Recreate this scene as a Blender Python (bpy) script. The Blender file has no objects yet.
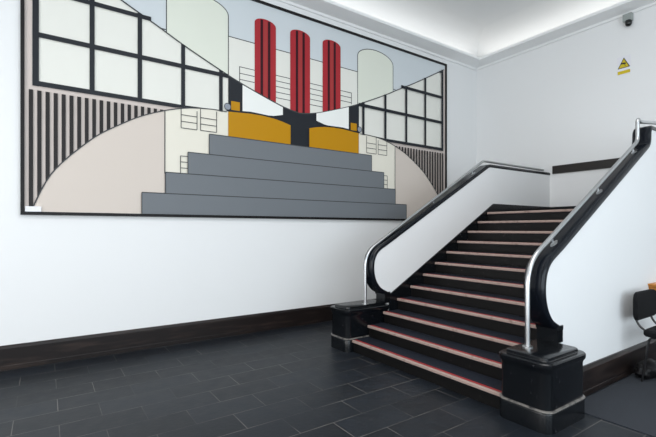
import bpy, bmesh, math, random
from mathutils import Vector
random.seed(4)
S = bpy.context.scene
COL = S.collection

# ------------------------------------------------------------------ helpers
def link(name, me, mats=(), parent=None):
    o = bpy.data.objects.new(name, me)
    COL.objects.link(o)
    for m in mats:
        me.materials.append(m)
    if parent is not None:
        o.parent = parent
    return o

def obj(name, bm, mats, parent=None, smooth=False, bevel=0.0):
    bmesh.ops.recalc_face_normals(bm, faces=bm.faces[:])
    me = bpy.data.meshes.new(name)
    if smooth:
        for f in bm.faces:
            f.smooth = True
    bm.to_mesh(me)
    bm.free()
    if not isinstance(mats, (list, tuple)):
        mats = [mats]
    o = link(name, me, mats, parent)
    if bevel:
        b = o.modifiers.new('Bevel', 'BEVEL')
        b.width = bevel
        b.segments = 2
        b.limit_method = 'ANGLE'
        b.angle_limit = math.radians(40)
    if smooth:
        w = o.modifiers.new('Split', 'EDGE_SPLIT')
        w.split_angle = math.radians(38)
    return o

def empty(name, loc, label, cat, group=None):
    o = bpy.data.objects.new(name, None)
    o.empty_display_size = 0.1
    COL.objects.link(o)
    tag(o, label, cat, group)
    return o

def tag(o, label, cat, group=None):
    o['label'] = label
    o['category'] = cat
    if group:
        o['group'] = group
    return o

def struct(o):
    o['kind'] = 'structure'
    return o

def box(bm, x0, x1, y0, y1, z0, z1, mi=0):
    v = [bm.verts.new((x, y, z)) for x in (x0, x1) for y in (y0, y1) for z in (z0, z1)]
    for idx in ((0, 1, 3, 2), (4, 6, 7, 5), (0, 4, 5, 1), (2, 3, 7, 6), (0, 2, 6, 4), (1, 5, 7, 3)):
        f = bm.faces.new([v[i] for i in idx])
        f.material_index = mi
    return bm

def prism(bm, pts, y0, y1, mi=0):
    """closed X-Z outline extruded along Y"""
    a = [bm.verts.new((x, y0, z)) for x, z in pts]
    b = [bm.verts.new((x, y1, z)) for x, z in pts]
    n = len(pts)
    fs = [bm.faces.new(a), bm.faces.new(b[::-1])]
    for i in range(n):
        fs.append(bm.faces.new((a[i], b[i], b[(i + 1) % n], a[(i + 1) % n])))
    for f in fs:
        f.material_index = mi
    bm.normal_update()
    bmesh.ops.triangulate(bm, faces=fs[:2], ngon_method='EAR_CLIP')
    return bm

def fillet(pts, rad, seg=7):
    """round the inner corners of a 3-D polyline"""
    pts = [Vector(p) for p in pts]
    out = [pts[0]]
    for i in range(1, len(pts) - 1):
        p, a, b = pts[i], pts[i - 1], pts[i + 1]
        r = rad[i - 1] if isinstance(rad, (list, tuple)) else rad
        da, db = (a - p), (b - p)
        d = min(r, da.length * .49, db.length * .49)
        s, e = p + da.normalized() * d, p + db.normalized() * d
        for k in range(seg + 1):
            t = k / seg
            out.append(s * (1 - t) ** 2 + p * 2 * t * (1 - t) + e * t ** 2)
    out.append(pts[-1])
    return out

def tube(bm, path, r, n=12, cap=True):
    path = [Vector(p) for p in path]
    rings = []
    up = Vector((0, 1, 0))
    prev = None
    for i, p in enumerate(path):
        t = (path[min(i + 1, len(path) - 1)] - path[max(i - 1, 0)]).normalized()
        if prev is None:
            u = up if abs(t.dot(up)) < .9 else Vector((1, 0, 0))
        else:
            u = prev
        u = (u - t * u.dot(t)).normalized()
        prev = u
        w = t.cross(u)
        rings.append([bm.verts.new(p + u * r * math.cos(2 * math.pi * k / n) + w * r * math.sin(2 * math.pi * k / n)) for k in range(n)])
    for a, b in zip(rings, rings[1:]):
        for k in range(n):
            bm.faces.new((a[k], a[(k + 1) % n], b[(k + 1) % n], b[k]))
    if cap:
        bm.faces.new(rings[0][::-1])
        bm.faces.new(rings[-1])
    return bm

def loft(bm, rings, cap0=True, cap1=True):
    vs = [[bm.verts.new(p) for p in r] for r in rings]
    n = len(vs[0])
    for a, b in zip(vs, vs[1:]):
        for k in range(n):
            bm.faces.new((a[k], a[(k + 1) % n], b[(k + 1) % n], b[k]))
    if cap0:
        bm.faces.new(vs[0][::-1])
    if cap1:
        bm.faces.new(vs[-1])
    return bm

def rrect(x0, x1, y0, y1, r, z, seg=5):
    out = []
    for cx, cy, a0 in ((x1 - r, y1 - r, 0), (x0 + r, y1 - r, 90), (x0 + r, y0 + r, 180), (x1 - r, y0 + r, 270)):
        for k in range(seg + 1):
            a = math.radians(a0 + 90 * k / seg)
            out.append((cx + r * math.cos(a), cy + r * math.sin(a), z))
    return out

def lathe(bm, prof, c, axis='Z', n=20):
    rings = []
    for r, h in prof:
        ring = []
        for k in range(n):
            a = 2 * math.pi * k / n
            if axis == 'Z':
                ring.append((c[0] + r * math.cos(a), c[1] + r * math.sin(a), c[2] + h))
            elif axis == 'X':
                ring.append((c[0] + h, c[1] + r * math.cos(a), c[2] + r * math.sin(a)))
        rings.append(ring)
    return loft(bm, rings)

# ------------------------------------------------------------------ materials
def srgb(r, g, b):
    def f(c):
        c /= 255
        return c / 12.92 if c <= .04045 else ((c + .055) / 1.055) ** 2.4
    return (f(r), f(g), f(b), 1)

def mat(name, col, rough=.5, metal=0., spec=.5, noise=None, bump=None, coat=0.):
    m = bpy.data.materials.new(name)
    m.use_nodes = True
    nt = m.node_tree
    b = nt.nodes['Principled BSDF']
    b.inputs['Base Color'].default_value = col
    b.inputs['Roughness'].default_value = rough
    b.inputs['Metallic'].default_value = metal
    b.inputs['Specular IOR Level'].default_value = spec
    b.inputs['Coat Weight'].default_value = coat
    tc = nt.nodes.new('ShaderNodeTexCoord')
    if noise:
        sc, col2, lo, hi = noise[:4]
        n = nt.nodes.new('ShaderNodeTexNoise')
        n.inputs['Scale'].default_value = sc
        n.inputs['Detail'].default_value = 6
        if len(noise) > 4:
            mp = nt.nodes.new('ShaderNodeMapping')
            mp.inputs['Scale'].default_value = noise[4]
            nt.links.new(tc.outputs['Object'], mp.inputs['Vector'])
            nt.links.new(mp.outputs['Vector'], n.inputs['Vector'])
        else:
            nt.links.new(tc.outputs['Object'], n.inputs['Vector'])
        r = nt.nodes.new('ShaderNodeMapRange')
        r.inputs['From Min'].default_value = lo
        r.inputs['From Max'].default_value = hi
        nt.links.new(n.outputs['Fac'], r.inputs['Value'])
        mx = nt.nodes.new('ShaderNodeMix')
        mx.data_type = 'RGBA'
        mx.inputs[6].default_value = col
        mx.inputs[7].default_value = col2
        nt.links.new(r.outputs['Result'], mx.inputs[0])
        nt.links.new(mx.outputs[2], b.inputs['Base Color'])
    if bump:
        sc, st = bump
        n = nt.nodes.new('ShaderNodeTexNoise')
        n.inputs['Scale'].default_value = sc
        n.inputs['Detail'].default_value = 4
        nt.links.new(tc.outputs['Object'], n.inputs['Vector'])
        bp = nt.nodes.new('ShaderNodeBump')
        bp.inputs['Strength'].default_value = st
        bp.inputs['Distance'].default_value = .01
        nt.links.new(n.outputs['Fac'], bp.inputs['Height'])
        nt.links.new(bp.outputs['Normal'], b.inputs['Normal'])
    return m

M = {}
M['wall'] = mat('white wall paint', (.80, .81, .815, 1), .55, bump=(60, .04))
M['ceiling'] = mat('ceiling paint', (.78, .79, .79, 1), .7)
M['cornice'] = mat('cornice paint', (.86, .87, .87, 1), .6)
M['skirting'] = mat('dark stained skirting', srgb(26, 20, 19), .36, spec=.3, noise=(3, srgb(56, 45, 40), .5, .8, (.6, 3, 5)), bump=(30, .05))
M['strip'] = mat('dark dado rail', srgb(30, 26, 25), .35)
M['gloss'] = mat('black gloss paint', (.004, .005, .0065, 1), .2, spec=.36, noise=(34, (.10, .10, .105, 1), .69, .745), bump=(14, .05), coat=0)
M['coping'] = mat('black gloss coping', (.004, .0055, .009, 1), .2, spec=.3, bump=(8, .05), coat=0)
M['steel'] = mat('brushed stainless steel', (.55, .56, .57, 1), .3, metal=1)
M['riser'] = mat('black riser', (.005, .0045, .0045, 1), .4, spec=.25, noise=(22, (.05, .04, .04, 1), .66, .8))
M['tread'] = mat('blue grey tread rubber', srgb(28, 33, 43), .7, spec=.2, noise=(30, srgb(42, 44, 53), .5, .75), bump=(90, .1))
M['nosing'] = mat('pinkish beige nosing', srgb(164, 143, 134), .55, noise=(16, srgb(122, 102, 96), .55, .75))
M['red'] = mat('red anti slip strip', srgb(158, 34, 38), .55)
M['frame'] = mat('black picture frame', srgb(24, 23, 24), .45, spec=.2)
M['carpet'] = mat('blue grey carpet', srgb(44, 49, 57), .95, noise=(140, srgb(24, 27, 33), .4, .65), bump=(260, .35))
M['fabric'] = mat('black chair fabric', srgb(21, 22, 25), .95, spec=.2, noise=(160, srgb(13, 13, 15), .4, .6), bump=(300, .2))
M['tubeblack'] = mat('black chair tube', (.008, .008, .009, 1), .3)
M['wood'] = mat('orange brown wood', srgb(190, 124, 44), .42, noise=(5, srgb(112, 66, 24), .42, .62, (1.2, 1.2, 9)))
M['dark_lump'] = mat('black lump', srgb(7, 6, 8), .55, spec=.3, noise=(20, srgb(24, 20, 26), .55, .75), bump=(25, .5))
M['camwhite'] = mat('white plastic', (.30, .33, .32, 1), .4)
M['camblack'] = mat('dark camera dome', (.006, .007, .007, 1), .12)
M['signwhite'] = mat('sign white', (.78, .78, .82, 1), .35)
M['signyellow'] = mat('sign yellow', srgb(206, 184, 24), .4)
M['signblack'] = mat('sign black', (.01, .01, .01, 1), .5)
M['winframe'] = mat('window frame', (.05, .05, .05, 1), .4)
# mural paints
P = {}
for n, c in dict(mauve=(202, 191, 185), sky=(204, 211, 215), cream=(220, 224, 212), white=(226, 226, 219), bright=(236, 238, 235),
                 ink=(32, 36, 42), line=(66, 68, 70), stripe=(36, 33, 33), red=(164, 43, 51), redlight=(160, 56, 56), ochre=(184, 132, 6),
                 grey=(112, 117, 122), greyring=(140, 146, 156), ivory=(226, 222, 209), dome=(208, 198, 189), darkred=(52, 16, 26)).items():
    P[n] = mat('mural ' + n, srgb(*c), .45, spec=.2)

def floor_material():
    m = bpy.data.materials.new('dark slate tiles')
    m.use_nodes = True
    nt = m.node_tree
    b = nt.nodes['Principled BSDF']
    tc = nt.nodes.new('ShaderNodeTexCoord')
    mp = nt.nodes.new('ShaderNodeMapping')
    mp.inputs['Location'].default_value = (-.415, 0, 0)
    br = nt.nodes.new('ShaderNodeTexBrick')
    br.inputs['Scale'].default_value = 1
    br.inputs['Brick Width'].default_value = .635
    br.inputs['Row Height'].default_value = .315
    br.inputs['Mortar Size'].default_value = .0035
    br.inputs['Mortar Smooth'].default_value = .3
    br.offset = .5
    br.inputs['Color1'].default_value = srgb(20, 24, 30)
    br.inputs['Color2'].default_value = srgb(30, 35, 42)
    gn = nt.nodes.new('ShaderNodeTexNoise')
    gn.inputs['Scale'].default_value = 1.7
    gn.inputs['Detail'].default_value = 3
    nt.links.new(tc.outputs['Object'], gn.inputs['Vector'])
    gr = nt.nodes.new('ShaderNodeMapRange')
    gr.inputs['From Min'].default_value = .42
    gr.inputs['From Max'].default_value = .62
    nt.links.new(gn.outputs['Fac'], gr.inputs['Value'])
    gm = nt.nodes.new('ShaderNodeMix')
    gm.data_type = 'RGBA'
    gm.inputs[6].default_value = srgb(46, 48, 50)
    gm.inputs[7].default_value = srgb(116, 112, 108)
    nt.links.new(gr.outputs['Result'], gm.inputs[0])
    nt.links.new(gm.outputs[2], br.inputs['Mortar'])
    nt.links.new(tc.outputs['Object'], mp.inputs['Vector'])
    nt.links.new(mp.outputs['Vector'], br.inputs['Vector'])
    n = nt.nodes.new('ShaderNodeTexNoise')
    n.inputs['Scale'].default_value = 7
    n.inputs['Detail'].default_value = 8
    nt.links.new(tc.outputs['Object'], n.inputs['Vector'])
    mx = nt.nodes.new('ShaderNodeMix')
    mx.data_type = 'RGBA'
    mx.blend_type = 'MULTIPLY'
    mx.inputs[0].default_value = .6
    rp = nt.nodes.new('ShaderNodeMapRange')
    rp.inputs['From Min'].default_value = .3
    rp.inputs['From Max'].default_value = .7
    rp.inputs['To Min'].default_value = .55
    rp.inputs['To Max'].default_value = 1.15
    nt.links.new(n.outputs['Fac'], rp.inputs['Value'])
    nt.links.new(br.outputs['Color'], mx.inputs[6])
    nt.links.new(rp.outputs['Result'], mx.inputs[7])
    nt.links.new(mx.outputs[2], b.inputs['Base Color'])
    rr = nt.nodes.new('ShaderNodeMapRange')
    rr.inputs['To Min'].default_value = .34
    rr.inputs['To Max'].default_value = .5
    nt.links.new(n.outputs['Fac'], rr.inputs['Value'])
    nt.links.new(rr.outputs['Result'], b.inputs['Roughness'])
    b.inputs['Specular IOR Level'].default_value = .28
    n2 = nt.nodes.new('ShaderNodeTexNoise')
    n2.inputs['Scale'].default_value = 24
    n2.inputs['Detail'].default_value = 5
    nt.links.new(tc.outputs['Object'], n2.inputs['Vector'])
    sub = nt.nodes.new('ShaderNodeMath')
    sub.operation = 'SUBTRACT'
    nt.links.new(n2.outputs['Fac'], sub.inputs[0])
    nt.links.new(br.outputs['Fac'], sub.inputs[1])
    bp = nt.nodes.new('ShaderNodeBump')
    bp.inputs['Strength'].default_value = .25
    bp.inputs['Distance'].default_value = .004
    nt.links.new(sub.outputs[0], bp.inputs['Height'])
    nt.links.new(bp.outputs['Normal'], b.inputs['Normal'])
    return m
M['floor'] = floor_material()

# ------------------------------------------------------------------ room shell
XR, YM = 8.43, 6.05           # end wall and mural wall
XL, YF = -3.6, -4.6           # entrance side, behind the photographer
ZC, ZS = 5.98, 5.42           # ceiling and cornice soffit
struct(obj('floor', box(bmesh.new(), XL, XR, YF, YM, -.12, 0), M['floor']))
struct(obj('wall_left', box(bmesh.new(), XL, XR + .2, YM, YM + .2, -.12, ZC + .2), M['wall']))
struct(obj('wall_right', box(bmesh.new(), XR, XR + .2, YF - .2, YM, -.12, ZC + .2), M['wall']))
struct(obj('ceiling', box(bmesh.new(), XL, XR, YF, YM, ZC, ZC + .2), M['ceiling']))
def holed_wall(name, axis, pos, th, a0, a1, holes, z1):
    bm = bmesh.new()
    cuts = sorted(holes)
    def b(u0, u1, za, zb):
        if axis == 'Y':
            box(bm, u0, u1, pos - th, pos, za, zb)
        else:
            box(bm, pos - th, pos, u0, u1, za, zb)
    cur = a0
    for u0, u1, za, zb in cuts:
        b(cur, u0, -.12, z1)
        b(u0, u1, -.12, za)
        b(u0, u1, zb, z1)
        cur = u1
    b(cur, a1, -.12, z1)
    return struct(obj(name, bm, M['wall']))
FH = [(-2.6, 1.0, .1, 4.8), (1.6, 5.2, .1, 4.8)]
SH = [(-3.6, -.4, .1, 3.6), (.6, 4.2, .1, 3.6)]
holed_wall('wall_front', 'Y', YF, .2, XL - .2, XR, FH, ZC + .2)
holed_wall('wall_back', 'X', XL, .2, YF, YM + .2, SH, ZC + .2)
k = 0
for axis, pos, hs in (('Y', YF, FH), ('X', XL, SH)):
    for u0, u1, za, zb in hs:
        k += 1
        bm = bmesh.new()
        t = .06
        def fb(a, b_, c, d):
            if axis == 'Y':
                box(bm, a, b_, pos - .14, pos - .06, c, d)
            else:
                box(bm, pos - .14, pos - .06, a, b_, c, d)
        fb(u0, u0 + t, za, zb); fb(u1 - t, u1, za, zb); fb(u0 + t, u1 - t, za, za + t); fb(u0 + t, u1 - t, zb - t, zb)
        um = (u0 + u1) / 2
        fb(um - t / 2, um + t / 2, za + t, zb - t)
        struct(obj('window_%d' % k, bm, M['winframe']))

# skirting boards: board with a stepped foot and a rounded top
def skirt_prof(h):
    return [(0, 0), (.036, 0), (.036, .05), (.034, .055), (.034, h - .035), (.026, h - .012), (.018, h), (0, h)]
def skirt_y(name, x0, x1, yw, side, h=.285):
    bm = bmesh.new()
    pr = [(yw - side * d, z) for d, z in skirt_prof(h)]
    loft(bm, [[(x0, y, z) for y, z in pr], [(x1, y, z) for y, z in pr]])
    return struct(obj(name, bm, M['skirting']))
skirt_y('baseboard_left', XL, XR, YM, 1)
skirt_y('baseboard_right', 3.99, XR, 1.92, 1)

# cornice: projecting soffit with upstand lip that hides the cove lamps
CP = .31
bm = bmesh.new()
prof = [(0, ZS - .035), (.03, ZS - .035), (.045, ZS - .005), (.05, ZS), (CP, ZS + .045), (CP, ZS + .095), (CP - .03, ZS + .095), (CP - .03, ZS + .09), (0, ZS + .09)]
loft(bm, [[(XL, YM - d, z) for d, z in prof], [(XR - d, YM - d, z) for d, z in prof]])
struct(obj('trim_1', bm, M['cornice']))
bm = bmesh.new()
loft(bm, [[(XR - d, YF, z) for d, z in prof], [(XR - d, YM - d, z) for d, z in prof]])
struct(obj('trim_2', bm, M['cornice']))
# curved cove between the cornice and the ceiling
cv = [(0, ZS + .09)] + [(.62 * (1 - math.cos(t)), ZS + .09 + (ZC - ZS - .09) * math.sin(t)) for t in [math.pi / 2 * i / 12 for i in range(1, 13)]] + [(.62, ZC + .05), (0, ZC + .05)]
o = obj('trim_5', loft(bmesh.new(), [[(XL, YM - d, z) for d, z in cv], [(XR - d, YM - d, z) for d, z in cv]]), M['ceiling'], smooth=True)
struct(o)
o = obj('trim_6', loft(bmesh.new(), [[(XR - d, YF, z) for d, z in cv], [(XR - d, YM - d, z) for d, z in cv]]), M['ceiling'], smooth=True)
struct(o)
# dark rail on the end wall above the landing
bm = bmesh.new()
box(bm, XR - .035, XR, 2.1, 4.262, 2.735, 2.895)
struct(obj('trim_3', bm, M['strip'], bevel=.006))

struct(obj('trim_4', box(bmesh.new(), XR - .03, XR, 2.095, 4.325, 1.92, 2.075), M['gloss'], bevel=.006))
# carpet to the right of the newel
tag(obj('carpet', box(bmesh.new(), 3.935, XR - .02, YF + .1, 1.86, .0, .008), M['carpet']),
    'blue-grey carpet covering the floor right of the front newel block', 'carpet')

# ------------------------------------------------------------------ mural
C0 = 3.565
mural = empty('wall_mural', (0, 0, 0), 'large graphic mural of grey steps, red chimneys and gridded windows on the white wall', 'mural')
mural.location = (0, 0, 0)
X0, X1, Z0, Z1 = -.235, 7.31, 1.80, 5.265
bm = bmesh.new()
FW, FD = .038, .055
for a in ((X0, X1, Z0, Z0 + FW), (X0, X1, Z1 - FW, Z1), (X0, X0 + FW, Z0 + FW, Z1 - FW), (X1 - FW, X1, Z0 + FW, Z1 - FW)):
    box(bm, a[0], a[1], YM - FD, YM, a[2], a[3])
obj('frame', bm, M['frame'], mural)

names = list(P)
bmC = bmesh.new()
box(bmC, X0 + .03, X1 - .03, YM - .03, YM, Z0 + .03, Z1 - .03, names.index('mauve'))
layer = [0]
def shape(paint, pts, lift=None):
    if lift is None:
        layer[0] += 1
        lift = layer[0]
    y = YM - .03 - lift * .00025
    # clean duplicates
    q = []
    for p in pts:
        if not q or (abs(p[0] - q[-1][0]) + abs(p[1] - q[-1][1])) > 1e-5:
            q.append(p)
    vs = [bmC.verts.new((x, y, z)) for x, z in q]
    f = bmC.faces.new(vs)
    f.material_index = names.index(paint)
    bmesh.ops.triangulate(bmC, faces=[f])
def rect(paint, xa, xb, za, zb, lift=None):
    shape(paint, [(xa, za), (xb, za), (xb, zb), (xa, zb)], lift)
def line(pts, w=.014, paint='line'):
    """thin drawn line as a ribbon"""
    L, R = [], []
    for i, p in enumerate(pts):
        a, b = pts[max(i - 1, 0)], pts[min(i + 1, len(pts) - 1)]
        dx, dz = b[0] - a[0], b[1] - a[1]
        n = math.hypot(dx, dz)
        nx, nz = -dz / n * w / 2, dx / n * w / 2
        L.append((p[0] + nx, p[1] + nz)); R.append((p[0] - nx, p[1] - nz))
    layer[0] += 1
    y = YM - .03 - layer[0] * .00025
    lv = [bmC.verts.new((x, y, z)) for x, z in L]
    rv = [bmC.verts.new((x, y, z)) for x, z in R]
    for i in range(len(pts) - 1):
        f = bmC.faces.new((lv[i], lv[i + 1], rv[i + 1], rv[i]))
        f.material_index = names.index(paint)
def interp(tab, s):
    """monotone smooth lookup (Catmull-Rom)"""
    n = len(tab)
    for i in range(n - 1):
        if s <= tab[i + 1][0] or i == n - 2:
            x0_, y0_ = tab[i]; x1_, y1_ = tab[i + 1]
            m0 = (tab[i + 1][1] - tab[max(i - 1, 0)][1]) / (tab[i + 1][0] - tab[max(i - 1, 0)][0])
            m1 = (tab[min(i + 2, n - 1)][1] - tab[i][1]) / (tab[min(i + 2, n - 1)][0] - tab[i][0])
            h = x1_ - x0_; t = (s - x0_) / h
            return (2*t**3-3*t**2+1)*y0_ + (t**3-2*t**2+t)*h*m0 + (-2*t**3+3*t**2)*y1_ + (t**3-t**2)*h*m1
VT = [(0, 3.585), (.34, 3.65), (1.06, 3.885), (1.41, 4.025), (1.95, 4.265), (2.28, 4.43), (2.76, 4.66), (3.6, 5.10), (3.73, 5.17)]
AT = [(1.30, 3.405), (1.55, 3.405), (1.88, 3.365), (2.2, 3.275), (2.52, 3.14), (2.82, 2.96), (3.02, 2.82), (3.22, 2.63), (3.37, 2.47), (3.5, 2.30), (3.6, 2.10), (3.70, 1.84)]
V = lambda s: interp(VT, s)
A = lambda s: interp(AT, s)
rng = lambda a, b, n: [a + (b - a) * i / n for i in range(n + 1)]
XI0, XI1, ZI0, ZI1 = X0 + FW, X1 - FW, Z0 + FW, Z1 - FW
# sky above the V
shape('sky', [(C0 + s, V(abs(s))) for s in rng(-3.70, 3.69, 60)] + [(XI1, ZI1), (XI0, ZI1)])
for sg in (-1, 1):
    X = lambda s: C0 + sg * s - (.02 if sg > 0 else 0)
    smax = 3.69 if sg < 0 else 3.655
    # glazing
    shape('white', [(X(s), V(s)) for s in rng(1.25, smax, 24)] + [(X(s), z) for s, z in ((smax, 3.36), (1.8, 3.36), (1.6, 3.40), (1.25, 3.40))])
layer[0] += 1
shape('white', [(C0 + s, V(abs(s))) for s in rng(-1.27, 1.27, 30)] + [(C0 + 1.27, 4.565), (C0 - 1.27, 4.565)])
line([(C0 - 1.27, 4.565), (C0 + 1.27, 4.565)])
# towers with round heads
for sg in (-1, 1):
    X = lambda s: C0 + sg * s - (.02 if sg > 0 else 0)
    a, b = 1.265, 2.165
    mid, hw = (a + b) / 2, (b - a) / 2
    head = [(mid + hw * math.cos(t), 4.87 + .20 * math.sin(t)) for t in rng(0, math.pi, 18)]
    shape('cream', [(X(s), z) for s, z in head] + [(X(s), V(s)) for s in rng(a, b, 8)])
    line([(X(b), V(b))] + [(X(s), z) for s, z in head] + [(X(a), V(a))])
    line([(X(b), 4.415), (X(b + .065), 4.415)])
# railings between the chimneys
def rails(xa, xb, zs, post=None):
    for z in zs:
        line([(xa, z), (xb, z)], .011)
    if post:
        line([(post[0], post[1]), (post[0], post[2])], .012)
rails(2.48, 2.73, (4.14, 4.04, 3.945), (2.48, 4.146, 3.90))
rails(3.10, 3.37, (4.14, 4.05, 3.96, 3.868, 3.775))
rails(3.76, 4.02, (4.14, 4.05, 3.96, 3.868, 3.775))
rails(4.41, 4.66, (4.14, 4.05, 3.96), (4.66, 4.146, 3.93))
# chimneys
for xa, xb in ((2.73, 3.105), (3.37, 3.76), (4.02, 4.41)):
    mid, hw = (xa + xb) / 2, (xb - xa) / 2
    head = [(mid + hw * math.cos(t), 4.905 + .09 * math.sin(t)) for t in rng(0, math.pi, 14)]
    foot = [(x, V(abs(x - C0)) - .005) for x in rng(xa, xb, 10)]
    shape('red', head + foot)
    for dx in (-.065, .065):
        rect('darkred', mid + dx - .023, mid + dx + .023, V(abs(mid + dx - C0)) - .01, 4.975)
    rect('redlight', mid - .03, mid + .03, V(abs(mid - C0)), 4.96)
# black mass under the V
shape('ink', [(C0 + s, V(abs(s)) + .004) for s in rng(-1.27, 1.27, 40)] + [(C0 + 1.27, 3.40), (C0 + .2, 3.03), (C0 - .2, 3.03), (C0 - 1.27, 3.40)])
line([(C0 + s, V(abs(s))) for s in rng(-3.70, 3.66, 80)], .018)
layer[0] += 1
for sg in (-1, 1):
    X = lambda s: C0 + sg * s - (.02 if sg > 0 else 0)
    shape('bright', [(X(s), V(s) - .012) for s in rng(.335, 1.04, 14)] + [(X(s), z) for s, z in ((1.04, 3.458), (.85, 3.452), (.66, 3.455), (.5, 3.468), (.335, 3.51))])
    top = [(.19, 3.36), (.35, 3.40), (.5, 3.425), (.7, 3.440), (.9, 3.440), (1.27, 3.415)]
    shape('ochre', [(X(s), z) for s, z in top] + [(X(1.27), 3.03), (X(.19), 3.03)])
    line([(X(.6), 3.45), (X(.9), 3.46), (X(1.27), 3.43), (X(1.3), 3.425)], .022, 'ink')
    rect('ochre', X(1.085), X(1.225), 3.45, 3.585)
    # grey steps side building
    shape('ivory', [(X(s), A(s)) for s in rng(1.275, 2.19, 14)] + [(X(2.19), 2.40), (X(1.275), 2.40)])
    shape('dome', [(X(s), A(s)) for s in rng(2.19, 3.70, 26)] + [(X(3.70), ZI0), (X(2.19), ZI0)])
    # gridded window bars
    bw = .028
    for s in (1.385, 1.94, 2.51, 3.07):
        rect('ink', X(s - bw), X(s + bw), 3.395 if s < 1.9 else 3.36, V(s))
    se = 3.655 if sg < 0 else 3.61
    rect('ink', X(se - .032), X(se + .032), 3.335, V(se) if sg > 0 else ZI1)
    rect('ink', X(1.27), X(se), 3.922, 3.982)
    s0 = next(s for s in rng(1.3, 3.6, 400) if V(s) > 4.50)
    rect('ink', X(s0 - .06), X(se), 4.472, 4.53)
    s0 = next(s for s in rng(1.3, 3.9, 400) if V(s) > 5.06)
    shape('ink', [(X(s0 - .06), 5.03), (X(se), 5.03), (X(se), 5.09), (X(s0 + .05), 5.09)])
    shape('ink', [(X(1.50), 3.412), (X(1.75), 3.385), (X(2.05), 3.345), (X(se), 3.338), (X(se), 3.398), (X(1.9), 3.398)])
    # dark vertical stripes
    for k in range(20):
        s = 3.70 - .0815 * k
        if s < 2.17:
            break
        sa, sb = s - .021, s + .021
        if C0 + sg * sb > XI1 or C0 + sg * sb < XI0:
            continue
        ba, bb = (A(min(v, 3.70)) for v in (sa, sb))
        if 3.285 - ba < .006:
            continue
        tz = 3.285
        shape('stripe', [(X(sa), tz), (X(sb), tz), (X(sb), max(bb, ZI0)), (X(sa), max(ba, ZI0))])
    line([(X(s), A(s)) for s in rng(1.30, 3.70, 50)], .014)
    line([(X(2.19), A(2.19)), (X(2.19), 2.40)], .013)
    # ladder windows
    for sa, sb, za, zb in ((1.97, 1.745, 3.07, A(1.97) - .005), (1.695, 1.455, 3.07, A(1.7) - .01)):
        line([(X(sa), za), (X(sa), zb)], .010); line([(X(sb), za), (X(sb), zb)], .010)
        for q in range(3):
            z = za + (3.35 - za) * q / 3
            line([(X(sa), z), (X(sb), z)], .010)
    line([(X(1.98), 2.42), (X(1.98), 2.67)], .010)
    for z in (2.50, 2.585, 2.67):
        line([(X(1.98), z), (X(1.87), z)], .010)
    # round knob
    shape('greyring', [(X(1.285) + .05 * math.cos(t), 3.485 + .05 * math.sin(t)) for t in rng(0, 2 * math.pi, 20)[:-1]])
    line([(X(1.285) + .05 * math.cos(t), 3.485 + .05 * math.sin(t)) for t in rng(0, 2 * math.pi, 20)], .010)
# grey steps
for hw, za, zb in ((1.57, 2.73, 3.03), (1.88, 2.42, 2.73), (2.185, 2.125, 2.42), (2.49, ZI0, 2.125)):
    rect('grey', C0 - hw, C0 + hw - .012, za, zb)
    line([(C0 - hw, za), (C0 - hw, zb), (C0 - hw + .001, zb), (C0 + hw, zb), (C0 + hw, za)][0:2], .012)
    line([(C0 - hw, zb), (C0 + hw - .012, zb)], .014)
    line([(C0 + hw - .012, za), (C0 + hw - .012, zb)], .012)
me = bpy.data.meshes.new('painted_panel')
bmC.to_mesh(me)
bmC.free()
link('painted_panel', me, [P[n] for n in names], mural)
c = obj('caption_card', box(bmesh.new(), -.19, -.035, YM - .062, YM - .03, 1.838, 1.90), M['signwhite'], mural)
c['label'] = 'small white caption card'

# ------------------------------------------------------------------ staircase
R_, T_, XS = .16, .2668, 3.355
YA, YB = 2.09, 4.33           # clear width between the parapets
stairs = empty('staircase', (0, 0, 0), 'broad flight of dark steps with pinkish-beige nosings rising to the landing', 'staircase')
for k in range(1, 13):
    x, z = XS + (k - 1) * T_, R_ * k
    ya, yb = (2.135, 4.325) if k <= 2 else (YA + .022, YB - .022)
    xe = XR - .001 if k == 12 else x + T_ + .03
    t = obj('tread', box(bmesh.new(), x + .012, xe, ya, yb, z - .04, z - .001), M['tread'], stairs)
    obj('riser', box(bmesh.new(), x + .028, x + .05, ya, yb, z - R_ if k > 1 else 0, z - .041), M['riser'], stairs)
    bm = bmesh.new()
    prism(bm, [(x + .010, z - .034), (x, z - .028), (x, z - .006), (x + .006, z + .002), (x + .024, z + .002), (x + .024, z - .0005), (x + .012, z - .0005), (x + .012, z - .034)], ya + .01, yb - .01)
    n = obj('nosing', bm, M['nosing'], t)
    n['label'] = 'pinkish-beige step nosing'
    bm = bmesh.new()
    box(bm, x + .031, x + .060, ya + .03, yb - .03, z - .001, z + .0025)
    n = obj('anti_slip_strip', bm, M['red'], t)
    n['label'] = 'red strip along the tread'

# parapet profile (inner edge of the black coping), X-Z
SCROLL = [(3.905, .742), (3.845, .77), (3.78, .81), (3.715, .885), (3.675, .975), (3.658, 1.08), (3.668, 1.185), (3.705, 1.27), (3.77, 1.335), (3.86, 1.385), (3.96, 1.437)]
def dense(pts, n=4):
    out = []
    m = len(pts)
    for i in range(m - 1):
        p0, p1, p2, p3 = pts[max(i - 1, 0)], pts[i], pts[i + 1], pts[min(i + 2, m - 1)]
        for q in range(n):
            t = q / n
            out.append(tuple(.5 * (2 * p1[j] + (p2[j] - p0[j]) * t + (2 * p0[j] - 5 * p1[j] + 4 * p2[j] - p3[j]) * t * t + (3 * p1[j] - p0[j] - 3 * p2[j] + p3[j]) * t ** 3) for j in (0, 1)))
    out.append(pts[-1])
    return out
SL = .565

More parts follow.
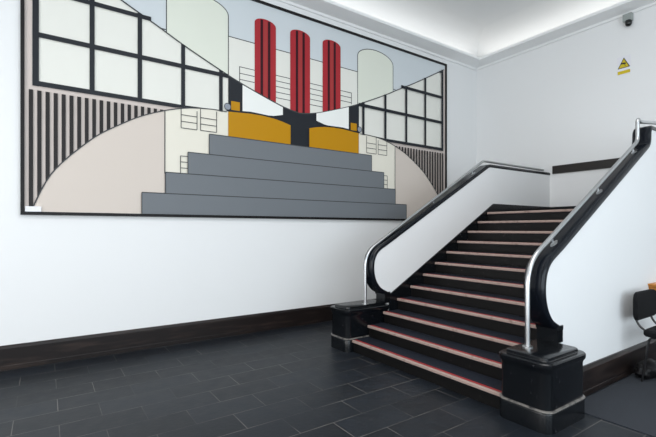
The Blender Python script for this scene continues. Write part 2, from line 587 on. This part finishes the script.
def parapet(name, label, y0, y1, dx, tail, tailr, skirt_side, flute_y):
    root = empty(name, (0, 0, 0), label, 'balustrade', 'parapets on either side of the stairs')
    path = dense([(x + dx, z) for x, z in SCROLL])
    corner = [(p[0], 0, p[1]) for p in [path[-1]] + tail]
    fl = fillet(corner, tailr)
    path += [(p.x, p.z) for p in fl[1:]]
    # white body
    poly = [(3.94 + dx, 0), (3.94 + dx, .735)] + path + [(path[-1][0], 0)]
    obj('wall_panel', prism(bmesh.new(), poly, y0, y1), M['wall'], root)
    # coping swept along the edge
    ov, th = .012, .05
    sec = [(y0 - ov, .004), (y0 - ov, th * .55), (y0 - ov + .006, th * .8), (y0 - ov + .018, th), (y1 + ov - .018, th), (y1 + ov - .006, th * .8), (y1 + ov, th * .55), (y1 + ov, .004), (y1 + ov - .01, -.006), (y0 - ov + .01, -.006)]
    rings = []
    m = len(path)
    for i in range(m):
        a, b = path[max(i - 1, 0)], path[min(i + 1, m - 1)]
        tx, tz = b[0] - a[0], b[1] - a[1]
        l = math.hypot(tx, tz); tx /= l; tz /= l
        # mitre
        k_ = 1.0
        rings.append([(path[i][0] - tz * h * k_, y, path[i][1] + tx * h * k_) for y, h in sec])
    bm = loft(bmesh.new(), rings)
    c_ = obj('coping', bm, M['coping'], root, smooth=True)
    c_['label'] = 'black gloss coping curling down to the newel'
    # fluted foot between scroll and newel
    bm = bmesh.new()
    box(bm, 3.855 + dx, 3.945 + dx, y0 - .01, y1 + .01, .588, .70)
    box(bm, 3.84 + dx, 3.955 + dx, y0 - .014, y1 + .014, .70, .742)
    for q in range(4):
        xx = 3.862 + dx + q * .022
        for yy, sg in ((y0 - .01, -1), (y1 + .01, 1)):
            box(bm, xx, xx + .011, min(yy, yy + sg * .008), max(yy, yy + sg * .008), .592, .70)
    obj('scroll_foot', bm, M['gloss'], root)
    # stair string on the inner face
    ys = (y1, y1 + .02) if skirt_side > 0 else (y0 - .02, y0)
    x_a, z_a = 3.935 + dx, .70
    poly = [(x_a, .30), (x_a, z_a), (6.50, 2.075), (XR - .032, 2.075), (XR - .032, 1.70), (6.4, 1.60)]
    obj('stair_string', prism(bmesh.new(), poly, *ys), M['gloss'], root)
    return root

def newel(parent, x0, x1, y0, y1):
    r = .075
    def ring(o, z):
        return rrect(x0 - o, x1 + o, y0 - o, y1 + o, r + o * .6, z)
    nw = obj('newel', loft(bmesh.new(), [ring(0, .17), ring(0, .47), ring(.004, .49), ring(.016, .508), ring(.020, .522), ring(.020, .548), ring(.012, .558),
                                         ring(-.028, .560), ring(-.032, .564), ring(-.034, .586), ring(-.040, .590)]), M['gloss'], parent, smooth=True)
    obj('plinth', loft(bmesh.new(), [ring(.012, 0), ring(.012, .15), ring(.008, .162), ring(.0, .17)]), M['gloss'], nw, smooth=True)
    b = obj('moulding_band', loft(bmesh.new(), [ring(.0, .162), ring(.014, .164), ring(.017, .170), ring(.014, .176), ring(.0, .180)], False, False), M['band'], nw, smooth=True)
    b['label'] = 'worn pale moulding edge'
M['band'] = mat('worn band edge', srgb(112, 108, 104), .35, noise=(18, (.008, .008, .01, 1), .5, .65))

left = parapet('balustrade', 'white stair parapet with black coping standing nearest the mural', YB, YB + .17, .09,
               [(6.40, 2.715), (XR - .003, 2.725)], [.05], -1, YB)
newel(left, 3.28, 4.055, YB, YB + .39)
right = parapet('balustrade', 'white stair parapet with black coping at right foreground, ending in the front newel block', YA - .17, YA, 0,
                [(6.115, 2.655), (6.125, 2.86), (XR - .003, 2.86)], [.10, .06], 1, YA)
newel(right, 3.275, 3.905, YA - .40, YA + .04)

# ------------------------------------------------------------------ handrails
def rail(name, label, y, pts, rads, feet, flange, ends):
    root = empty(name, (0, 0, 0), label, 'handrail', 'steel handrails of the stairs')
    path = fillet([(x, y, z) for x, z in pts], rads, 9)
    obj('tube', tube(bmesh.new(), path, .0215, 16), M['steel'], root, smooth=True)
    obj('base_flange', lathe(bmesh.new(), [(.045, 0), (.045, .006), (.04, .009), (.023, .010), (.023, .03)], (flange[0], y, flange[1])), M['steel'], root, smooth=True)
    for x, z0, z1 in feet:
        # leaf shaped rosette lying on the sloped coping and a short stem
        ang = math.atan(SL)
        tx, tz = math.cos(ang), math.sin(ang)
        bm = bmesh.new()
        ring0, ring1, ring2 = [], [], []
        for q in range(20):
            a = 2 * math.pi * q / 20
            u = .062 * math.cos(a)
            v = -.012 + .027 * math.sin(a) * (1 - .35 * abs(math.cos(a)))
            for rr, h, rg in ((1, 0, ring0), (1, .006, ring1), (.5, .011, ring2)):
                rg.append((x + tx * u * rr - tz * h, y + v * rr, z0 + tz * u * rr + tx * h))
        loft(bm, [ring0, ring1, ring2])
        b = obj('bracket', bm, M['steel'], root, smooth=True)
        bm = bmesh.new()
        tube(bm, [(x, y, z0 + .004), (x - .4 * (z1 - z0) * tz, y, z1 - .01)], .008, 10)
        obj('stem', bm, M['steel'], b, smooth=True)
    return root
yl, yr = YB + .085, YA - .085
ZL = lambda x: 1.39 + SL * (x - 4.05) + .05 / math.cos(math.atan(SL)) - .003
ZR = lambda x: 1.437 + SL * (x - 3.96) + .05 / math.cos(math.atan(SL)) - .003
rail('handrail', 'stainless steel tube handrail on the parapet beside the mural', yl,
     [(3.665, .592), (3.665, 1.30), (6.35, 2.828), (8.34, 2.828)], [.20, .05],
     [(x, ZL(x), ZL(x) + .075) for x in (4.09, 5.07, 6.05)], (3.665, .590), None)
rail('handrail', 'stainless steel tube handrail rising from the front newel block at right', yr,
     [(3.525, .592), (3.525, 1.325), (5.975, 2.705), (5.975, 2.985), (6.07, 2.955), (6.6, 3.02), (8.40, 3.02)], [.22, .06, .05, .03, .1],
     [(x, ZR(x), ZR(x) + .08) for x in (3.96, 4.91, 5.84)], (3.525, .590), None)

# ------------------------------------------------------------------ things on the end wall
cam = empty('security_camera', (0, 0, 0), 'small security camera with black dome under the cornice on the end wall', 'camera')
cy = 2.955
obj('mount', box(bmesh.new(), XR - .09, XR, cy - .07, cy + .07, 5.255, 5.385), M['camwhite'], cam, bevel=.012)
bm = bmesh.new()
lathe(bm, [(.04, .05), (.05, .032), (.052, 0), (.047, -.024), (.032, -.045), (.012, -.054), (.003, -.055)], (XR - .06, cy - .015, 5.215))
obj('dome', bm, M['camblack'], cam, smooth=True)

sign = empty('warning_sign', (0, 0, 0), 'small yellow triangle warning sign on the white end wall', 'sign')
sy0, sy1, sz0, sz1 = 2.925, 3.135, 4.36, 4.685
obj('board', box(bmesh.new(), XR - .006, XR, sy0, sy1, sz0, sz1), M['signwhite'], sign)
def yz(bm, pts, x0, x1):
    a = [bm.verts.new((x0, y, z)) for y, z in pts]
    b = [bm.verts.new((x1, y, z)) for y, z in pts]
    bm.faces.new(a); bm.faces.new(b[::-1])
    for i in range(len(pts)):
        bm.faces.new((a[i], b[i], b[(i + 1) % len(pts)], a[(i + 1) % len(pts)]))
    return bm
ym = (sy0 + sy1) / 2
obj('triangle_border', yz(bmesh.new(), [(ym - .095, 4.475), (ym + .095, 4.475), (ym, 4.66)], XR - .008, XR - .005), M['signblack'], sign)
obj('triangle', yz(bmesh.new(), [(ym - .076, 4.486), (ym + .076, 4.486), (ym, 4.634)], XR - .010, XR - .007), M['signyellow'], sign)
bm = bmesh.new()
yz(bm, [(ym - .030, 4.535), (ym + .022, 4.545), (ym + .022, 4.573), (ym - .030, 4.563)], XR - .012, XR - .009)
yz(bm, [(ym + .024, 4.548), (ym + .040, 4.543), (ym + .040, 4.577), (ym + .024, 4.57)], XR - .012, XR - .009)
yz(bm, [(ym - .028, 4.505), (ym - .020, 4.505), (ym - .008, 4.54), (ym - .016, 4.54)], XR - .012, XR - .009)
obj('camera_pictogram', bm, M['signblack'], sign)
b = obj('text_band', yz(bmesh.new(), [(sy0 + .01, 4.375), (sy1 - .01, 4.375), (sy1 - .01, 4.43), (sy0 + .01, 4.43)], XR - .009, XR - .005), M['signyellow'], sign)

# ------------------------------------------------------------------ chair, dark lump and box at the right edge
chair = empty('chair', (0, 0, 0), 'black fabric chair with tube frame standing against the white parapet at right edge', 'chair')
cx0, cx1, cyb = 5.20, 5.82, 1.74      # backrest left and right edges, front plane of the backrest
def pad(xa, xb, za, zb, r, y_front, y_back):
    n = 8
    def rr(o, y):
        pts = []
        x0_, x1_, z0_, z1_ = xa + o, xb - o, za + o, zb - o
        q = max(r - o, .01)
        for cx, cz, a0 in ((x1_ - q, z1_ - q, 0), (x0_ + q, z1_ - q, 90), (x0_ + q, z0_ + q, 180), (x1_ - q, z0_ + q, 270)):
            for i in range(n + 1):
                a = math.radians(a0 + 90 * i / n)
                px = cx + q * math.cos(a)
                bow = .035 * (1 - ((px - (xa + xb) / 2) / ((xb - xa) / 2)) ** 2)
                pts.append((px, y + bow, cz + q * math.sin(a)))
        return pts
    return loft(bmesh.new(), [rr(.02, y_back), rr(0, y_back - .012), rr(0, y_front + .014), rr(.008, y_front + .004), rr(.025, y_front)])
obj('backrest', pad(cx0, cx1, .64, .945, .10, cyb, cyb + .05), M['fabric'], chair, smooth=True)
bm = loft(bmesh.new(), [rrect(cx0 + .0, cx1 - .0, 1.27, 1.70, .07, .50), rrect(cx0 - .01, cx1 + .01, 1.26, 1.71, .075, .515), rrect(cx0 - .01, cx1 + .01, 1.26, 1.71, .075, .55), rrect(cx0 + .01, cx1 - .01, 1.28, 1.69, .07, .57)])
obj('seat', bm, M['fabric'], chair, smooth=True)
for xx, sg in ((cx0 + .10, 1), (cx1 - .10, -1)):
    bm = bmesh.new()
    tube(bm, fillet([(xx, cyb + .055, .88), (xx, cyb + .055, .60), (xx + .02 * sg, 1.64, .49), (xx + .02 * sg, 1.40, .49)], [.09, .05]), .011)
    obj('back_support', bm, M['tubeblack'], chair, smooth=True)
    bm = bmesh.new()
    tube(bm, fillet([(xx - .03 * sg, 1.52, .488), (xx - .04 * sg, 1.66, .488), (xx - .06 * sg, 1.72, .010)], [.05]), .011)
    obj('leg', bm, M['tubeblack'], chair, smooth=True)
    bm = bmesh.new()
    tube(bm, fillet([(xx - .03 * sg, 1.50, .488), (xx - .04 * sg, 1.32, .488), (xx - .06 * sg, 1.26, .010)], [.05]), .011)
    obj('leg', bm, M['tubeblack'], chair, smooth=True)

# low, uneven near-black lump on the floor under the chair
bm = bmesh.new()
bmesh.ops.create_icosphere(bm, subdivisions=4, radius=1)
from mathutils import noise as mn
for v in bm.verts:
    d = v.co.copy()
    f = 1 + .16 * mn.noise(d * 2.1) + .07 * mn.noise(d * 5)
    x, y, z = d.x * .22 * f, d.y * .10 * f, d.z * .10 * f
    v.co = (5.50 + x, 1.745 + y, max(.009, .085 + z))
o = tag(obj('dark_lump', bm, M['dark_lump'], smooth=True), 'low uneven dark lump on the carpet beneath the black chair', 'dark_lump')

# wooden box on the wall beyond the chair
shelf = empty('wooden_box', (0, 0, 0), 'orange-brown wooden box on the white parapet just beyond the chair back', 'box')
xa, xb = 6.04, 6.55
bm = bmesh.new()
prism(bm, [(xa + .11, .68), (xb - .11, .68), (xb, .955), (xa, .955)], 1.76, 1.92)
obj('body', bm, M['wood'], shelf, bevel=.006)
obj('top_board', box(bmesh.new(), xa - .008, xb + .008, 1.75, 1.92, .955, .968), M['wood'], shelf)

# put every Empty at the base of its thing
for o in [o for o in COL.objects if o.type == 'EMPTY' and o.parent is None]:
    pts = [v.co for c in o.children_recursive if c.type == 'MESH' for v in c.data.vertices]
    base = Vector(((min(p.x for p in pts) + max(p.x for p in pts)) / 2, (min(p.y for p in pts) + max(p.y for p in pts)) / 2, min(p.z for p in pts)))
    o.location = base
    for c in o.children:
        c.location = -base

# ------------------------------------------------------------------ light
w = bpy.data.worlds.new('World')
S.world = w
w.use_nodes = True
bg = w.node_tree.nodes['Background']
bg.inputs['Color'].default_value = (.72, .86, 1.0, 1)
bg.inputs['Strength'].default_value = 1.0

def area(name, loc, rot, sx, sy, power, col):
    l = bpy.data.lights.new(name, 'AREA')
    l.shape = 'RECTANGLE'
    l.size, l.size_y = sx, sy
    l.energy = power
    l.color = col
    o = bpy.data.objects.new(name, l)
    COL.objects.link(o)
    o.location = loc
    o.rotation_euler = rot
    return o
for u0, u1, za, zb in FH:        # daylight through the shop-front windows (shines +Y)
    area('daylight', ((u0 + u1) / 2, YF - .02, (za + zb) / 2), (math.radians(90), 0, 0), u1 - u0 - .1, zb - za - .1, 135, (.84, .94, 1.0))
for u0, u1, za, zb in SH:        # daylight from the entrance side (shines +X)
    area('daylight', (XL - .02, (u0 + u1) / 2, (za + zb) / 2), (math.radians(90), 0, math.radians(-90)), u1 - u0 - .1, zb - za - .1, 125, (1.0, .96, .92))
area('fill_light', (2.2, .6, ZC - .03), (0, 0, 0), 4.5, 3.5, 150, (1.0, .98, .96))  # unseen fill added overhead to even out the room light
# cove lamps on top of the cornice
area('cove_lamp', ((XL + XR) / 2, YM - .16, ZS + .11), (math.radians(180), 0, 0), XR - XL - .6, .06, 7.5, (1.0, .95, .9))
area('cove_lamp', (XR - .16, (YF + YM) / 2, ZS + .11), (math.radians(180), 0, 0), .06, YM - YF - .6, 6.5, (1.0, .95, .9))

# ------------------------------------------------------------------ camera
cd = bpy.data.cameras.new('Camera')
cd.sensor_width = 36
cd.lens = 411.77 / 656 * 36
cd.shift_y = (228.92 - 218.5) / 656
cd.clip_start = .05
co = bpy.data.objects.new('Camera', cd)
COL.objects.link(co)
co.location = (0, 0, 1.633)
co.rotation_euler = (math.radians(90), 0, math.radians(55.4826 - 90))
S.camera = co
S.view_settings.view_transform = 'Standard'
S.view_settings.look = 'None'
S.view_settings.gamma = 1
S.view_settings.use_curve_mapping = False
S.view_settings.exposure = 0.26
